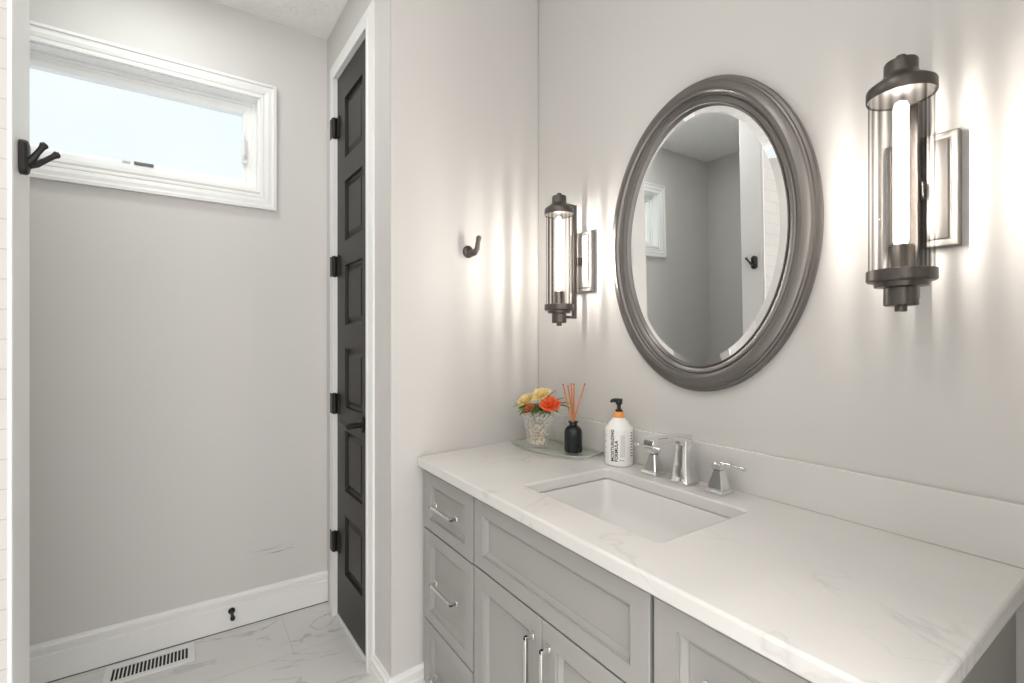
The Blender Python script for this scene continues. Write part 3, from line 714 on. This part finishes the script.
VX, VY, VZ = -1.512, 1.140, ZC + .0113
va = tag(empty('crystal_vase', (VX, VY, VZ)), 'cut crystal vase of flowers standing on glass tray', 'vase')
bm = bmesh.new(); nf = 14; n = nf * 2
def cut(r, z, tw): return [((r * (1.035 if (i + tw) % 2 else .965)) * math.cos(2 * PI * i / n), (r * (1.035 if (i + tw) % 2 else .965)) * math.sin(2 * PI * i / n), z) for i in range(n)]
pr = [(.034, 0), (.040, .003), (.041, .012), (.042, .024), (.043, .036), (.0445, .048), (.046, .060), (.048, .072), (.0505, .084), (.055, .096), (.060, .108), (.0645, .122), (.0655, .127)]
rings(bm, [cut(r, z, k) for k, (r, z) in enumerate(pr)], True, True, False)
link('bowl', bm, M['crystal'], va)
bm = bmesh.new()
lps = [[((.064 + dr) * math.cos(2 * PI * i / 56), (.064 + dr) * math.sin(2 * PI * i / 56), .125 + dz + .0025 * math.cos(2 * PI * i * 14 / 56)) for i in range(56)] for dr, dz in ((0, 0), (.0025, .002), (0, .004), (-.0025, .002))]
rings(bm, lps + [lps[0]], True); bmesh.ops.remove_doubles(bm, verts=bm.verts[:], dist=1e-6)
link('rim', bm, M['crystal'], va, smooth=True)
# shells inside the vase
bm = bmesh.new()
for k in range(170):
    zz = random.uniform(.008, .086); rr = (.036 + .06 * max(0, zz - .03)) * math.sqrt(random.random()) * .80; a = random.uniform(0, 2 * PI)
    mat4 = Matrix.Translation((VX + rr * math.cos(a), VY + rr * math.sin(a), VZ + zz)) @ Matrix.Rotation(random.uniform(0, 3), 4, Vector((random.random(), random.random(), random.random() + .1)).normalized()) @ Matrix.Diagonal((random.uniform(.006, .009), random.uniform(.004, .006), random.uniform(.003, .005), 1))
    bmesh.ops.create_icosphere(bm, subdivisions=1, radius=1, matrix=mat4)
tag(link('shell_filling', bm, M['pebble'], smooth=True), 'cream shells filling the crystal vase', 'shells', None, 'stuff')

def flower(name, cpos, r, mat, label, tilt, layers=4, inner=None):
    root = tag(empty(name, cpos), label, 'flower', 'flowers in the crystal vase')
    root.rotation_euler = tilt
    bm = bmesh.new()
    for ly in range(layers):
        f = 1 - ly / layers * .72; np_ = max(6, int(13 - ly * 2)); el = math.radians(8 + ly * 21)
        for k in range(np_):
            a = 2 * PI * (k + .5 * (ly % 2)) / np_ + random.uniform(-.12, .12); Lp = r * f * random.uniform(.9, 1.06); wd = Lp * .34
            e = el + random.uniform(-.12, .12)
            d = Vector((math.cos(a) * math.cos(e), math.sin(a) * math.cos(e), math.sin(e))); sd = Vector((-math.sin(a), math.cos(a), 0)); up = d.cross(sd) * -1
            rows = []
            for q in (.08, .35, .65, .88, 1.0):
                wq = wd * (math.sin(PI * min(q * .80 + .08, 1)) ** .8)
                ctr = d * (Lp * q) + up * (-.22 * Lp * (q - .45) ** 2) + Vector((0, 0, .002 * ly))
                rows.append([ctr - sd * wq + up * wq * .28, ctr, ctr + sd * wq + up * wq * .28])
            vv = [[bm.verts.new(p) for p in rw] for rw in rows]
            for i in range(4):
                for j in range(2): bm.faces.new((vv[i][j], vv[i][j + 1], vv[i + 1][j + 1], vv[i + 1][j]))
    o = link('petals', bm, mat, root, smooth=True)
    md = o.modifiers.new('thickness', 'SOLIDIFY'); md.thickness = .0009
    bm = bmesh.new(); bmesh.ops.create_icosphere(bm, subdivisions=2, radius=r * .30, matrix=Matrix.Translation((0, 0, r * .18)))
    link('centre', bm, inner or mat, root, smooth=True)
    # stem down into the vase
    inv = root.matrix_basis.inverted()
    base = Vector((VX + (cpos[0] - VX) * .25, VY + (cpos[1] - VY) * .25, VZ + .088))
    mid = Vector((VX + (cpos[0] - VX) * .55, VY + (cpos[1] - VY) * .55, VZ + .13))
    link('stem', tube(bmesh.new(), [tuple(inv @ q) for q in (Vector(cpos), mid, base)], [.002, .002, .002], 6), M['leaf'], root, smooth=True)
flower('yellow_flower', (-1.458, 1.122, 1.056), .043, M['yellow'], 'pale yellow flower at the top of bouquet', (.42, .05, 0), 5)
flower('yellow_flower', (-1.532, 1.104, 1.026), .046, M['yellow'], 'pale yellow flower low on the left of bouquet', (.42, -.25, 0), 5)
flower('orange_flower', (-1.390, 1.108, 1.028), .044, M['orangep'], 'large bright orange flower on the right of bouquet', (.36, .25, 0), 5)
flower('rust_flower', (-1.488, 1.084, 1.006), .026, M['rust'], 'small rust orange flower low below the yellow ones', (.9, -.1, 0), 4)
def leaf_mesh(bm, base, tip, wid, curl=.15):
    base, tip = Vector(base), Vector(tip); d = tip - base; L_ = d.length; sd = d.cross(Vector((0, 0, 1)))
    sd = sd.normalized() if sd.length > 1e-5 else Vector((1, 0, 0)); up = sd.cross(d).normalized()
    rows = []
    for q in (0, .2, .45, .7, .88, 1):
        wq = wid * math.sin(PI * (q * .9 + .06)); ctr = base + d * q + up * (L_ * curl * math.sin(PI * q))
        rows.append([ctr - sd * wq + up * wq * .3, ctr, ctr + sd * wq + up * wq * .3])
    vv = [[bm.verts.new(p) for p in rw] for rw in rows]
    for i in range(5):
        for j in range(2): bm.faces.new((vv[i][j], vv[i][j + 1], vv[i + 1][j + 1], vv[i + 1][j]))
bm = bmesh.new()
for k in range(60):
    a = random.uniform(0, 2 * PI); r0 = random.uniform(.01, .045); r1 = random.uniform(.062, .098); z = VZ + random.uniform(.130, .142)
    leaf_mesh(bm, (VX + r0 * math.cos(a), VY + r0 * math.sin(a), z), (VX + .01 + r1 * math.cos(a + random.uniform(-.3, .3)), VY + r1 * math.sin(a + random.uniform(-.3, .3)) - .005, z + random.uniform(-.004, .024)), random.uniform(.010, .017))
for dx, dy, dz in ((-.120, -.03, .018), (-.11, -.045, .008), (.150, .055, .040), (.165, .03, .028), (.06, .05, .085), (.14, -.01, .014), (.02, .06, .07), (.11, .06, .06)):
    leaf_mesh(bm, (VX + dx * .3, VY + dy * .3, VZ + .135), (VX + dx, VY + dy, VZ + .135 + dz), .014)
o = link('greenery', bm, M['leaf'], smooth=True); md = o.modifiers.new('thickness', 'SOLIDIFY'); md.thickness = .0007
tag(o, 'green leaves spreading over the crystal vase rim under the flowers', 'leaves', None, 'stuff')

# reed diffuser
RX, RY, RZ = -1.352, 1.187, ZC + .0113
df = tag(empty('reed_diffuser', (RX, RY, RZ)), 'black ribbed glass diffuser bottle standing on glass tray', 'diffuser')
bm = bmesh.new(); n = 48
lp = []
for r, z in ((.030, 0), (.0325, .002), (.0325, .060), (.0325, .072), (.0305, .082), (.026, .090), (.0185, .096), (.0150, .098)):
    rib = .022 if .001 < z < .085 else 0
    lp.append([(r * (1 + rib * math.cos(16 * 2 * PI * i / n)) * math.cos(2 * PI * i / n), r * (1 + rib * math.cos(16 * 2 * PI * i / n)) * math.sin(2 * PI * i / n), z) for i in range(n)])
link('bottle', rings(bm, lp, True, True, True), M['smoked'], df, smooth=50)
link('neck', lathe(bmesh.new(), [(.0150, .0975), (.0150, .108), (.0190, .109), (.0195, .1115), (.0185, .1135), (.0120, .1135), (.0115, .102)], 28, cap0=True, cap1=True), M['smoked'], df, smooth=35)
reeds = [((.002, -.006), (-.056, -.004), .134, 'orange diffuser reed leaning farthest to the left'), ((-.002, .004), (-.047, .014), .128, 'orange diffuser reed just right of the leftmost one, crossing it'),
         ((.001, .0), (-.008, -.004), .140, 'orange diffuser reed standing upright, nearest of the middle pair'), ((-.004, .006), (-.008, .010), .138, 'orange diffuser reed standing upright, hidden half behind its neighbour'),
         ((.0, -.003), (.052, .010), .142, 'orange diffuser reed leaning to the right toward the lotion bottle')]
for (bx, by), (tx, ty_), tz, lab in reeds:
    rd = tag(empty('diffuser_reed', (RX, RY, RZ)), lab, 'reed', 'reeds in the diffuser bottle')
    z_t = .108 + tz * 1.05
    P0 = Vector((bx - tx * .35, by - ty_ * .35, .104)) * 1; P1 = Vector((tx, ty_, z_t))
    P0 = Vector((bx, by, .104)); P0.xy *= 1
    link('stick', tube(bmesh.new(), [tuple(P0), tuple(P0.lerp(P1, .97))], .0030, 8), M['reed'], rd, smooth=True)
    link('cut_end', tube(bmesh.new(), [tuple(P0.lerp(P1, .97)), tuple(P1)], .0030, 8), M['reedend'], rd, smooth=True)

# lotion bottle
LX, LY, LZ = -1.160, 1.226, ZC
lo = tag(empty('lotion_bottle', (LX, LY, LZ)), 'white lotion bottle with black lettering, orange collar and black pump', 'bottle')
BR = .0475
link('body', lathe(bmesh.new(), [(.040, .0002), (.045, .0015), (BR, .005), (BR, .122), (.0465, .126), (.030, .148), (.0205, .158), (.019, .161)], 56), M['bottle'], lo, smooth=35)
link('collar', lathe(bmesh.new(), [(.0185, .1605), (.0185, .179), (.017, .181), (.008, .1815)], 36), M['orange'], lo, smooth=35)
bm = lathe(bmesh.new(), [(.0125, .1812), (.0125, .187), (.007, .190), (.0065, .203), (.011, .207), (.0125, .222), (.0115, .225)], 24)
tube(bm, [(.004, -.004, .2185), (-.008, -.010, .2195), (-.017, -.016, .218), (-.020, -.018, .212)], [.0085, .0075, .006, .005], 10)
link('pump', bm, M['pump'], lo, smooth=40)
def lettering(text, size, ang, zbase, name, mat, up=True, weight=0.0):
    """letters wrapped on the bottle, reading upwards; ang = angle of the base line around the bottle."""
    cu = bpy.data.curves.new('lettering', 'FONT'); cu.body = text; cu.size = size; cu.offset = weight; cu.space_character = 1.05; cu.resolution_u = 3
    tmp = bpy.data.objects.new('lettering', cu); C.objects.link(tmp)
    dg = bpy.context.evaluated_depsgraph_get(); me = bpy.data.meshes.new_from_object(tmp.evaluated_get(dg))
    bpy.data.objects.remove(tmp); bpy.data.curves.remove(cu)
    bm = bmesh.new(); bm.from_mesh(me); bpy.data.meshes.remove(me)
    for v in bm.verts:
        u, h = v.co.x, v.co.y                       # u along the text, h letter height
        a = ang - h / BR if up else ang + u / BR
        z = zbase + u if up else zbase + h
        v.co = ((BR + .0004) * math.cos(a), (BR + .0004) * math.sin(a), z)
    return link(name, bm, mat, lo)
# angle facing the camera
CA = math.atan2(-LY, -LX)
# screen right corresponds to increasing angle here
lettering('MOISTURIZING', .0150, CA - .36, .018, 'lettering', M['ink'], True, .0005)
lettering('FORMULA', .0150, CA - .08, .018, 'lettering', M['ink'], True, .0005)
# fine print too small to read: rows of short strokes printed round the bottle
def strokes(name, a0, a1, rows, zlo, zhi, mat, along_z, th=.0011):
    bm = bmesh.new(); rr = BR + .0003
    for q in range(rows):
        if along_z:
            a = a0 + (a1 - a0) * q / max(1, rows - 1); z = zlo
            while z < zhi:
                L_ = random.uniform(.003, .009); z1 = min(z + L_, zhi)
                bm.faces.new([bm.verts.new((rr * math.cos(a + d), rr * math.sin(a + d), zz)) for d, zz in ((0, z), (th / BR, z), (th / BR, z1), (0, z1))])
                z = z1 + .0016
        else:
            z = zlo + (zhi - zlo) * q / max(1, rows - 1); a2 = a0 + (a1 - a0) * random.uniform(.65, 1)
            pa = [a0 + (a2 - a0) * k / 4 for k in range(5)]
            vs_ = [[bm.verts.new((rr * math.cos(a), rr * math.sin(a), zz)) for a in pa] for zz in (z, z + th)]
            for k in range(4): bm.faces.new((vs_[0][k], vs_[0][k + 1], vs_[1][k + 1], vs_[1][k]))
    o = link(name, bm, mat, lo)
    return o
strokes('fine_print', CA + .12, CA + .36, 4, .034, .108, M['inkgrey'], True, .0014)
strokes('fine_print', CA + .04, CA + .46, 1, .022, .022, M['inkgrey'], False, .002)
strokes('list_print', CA + .92, CA + 1.30, 9, .035, .112, M['ink'], False, .0026)
strokes('list_print', CA - 1.25, CA - 1.00, 4, .040, .100, M['inkgrey'], False, .0026)
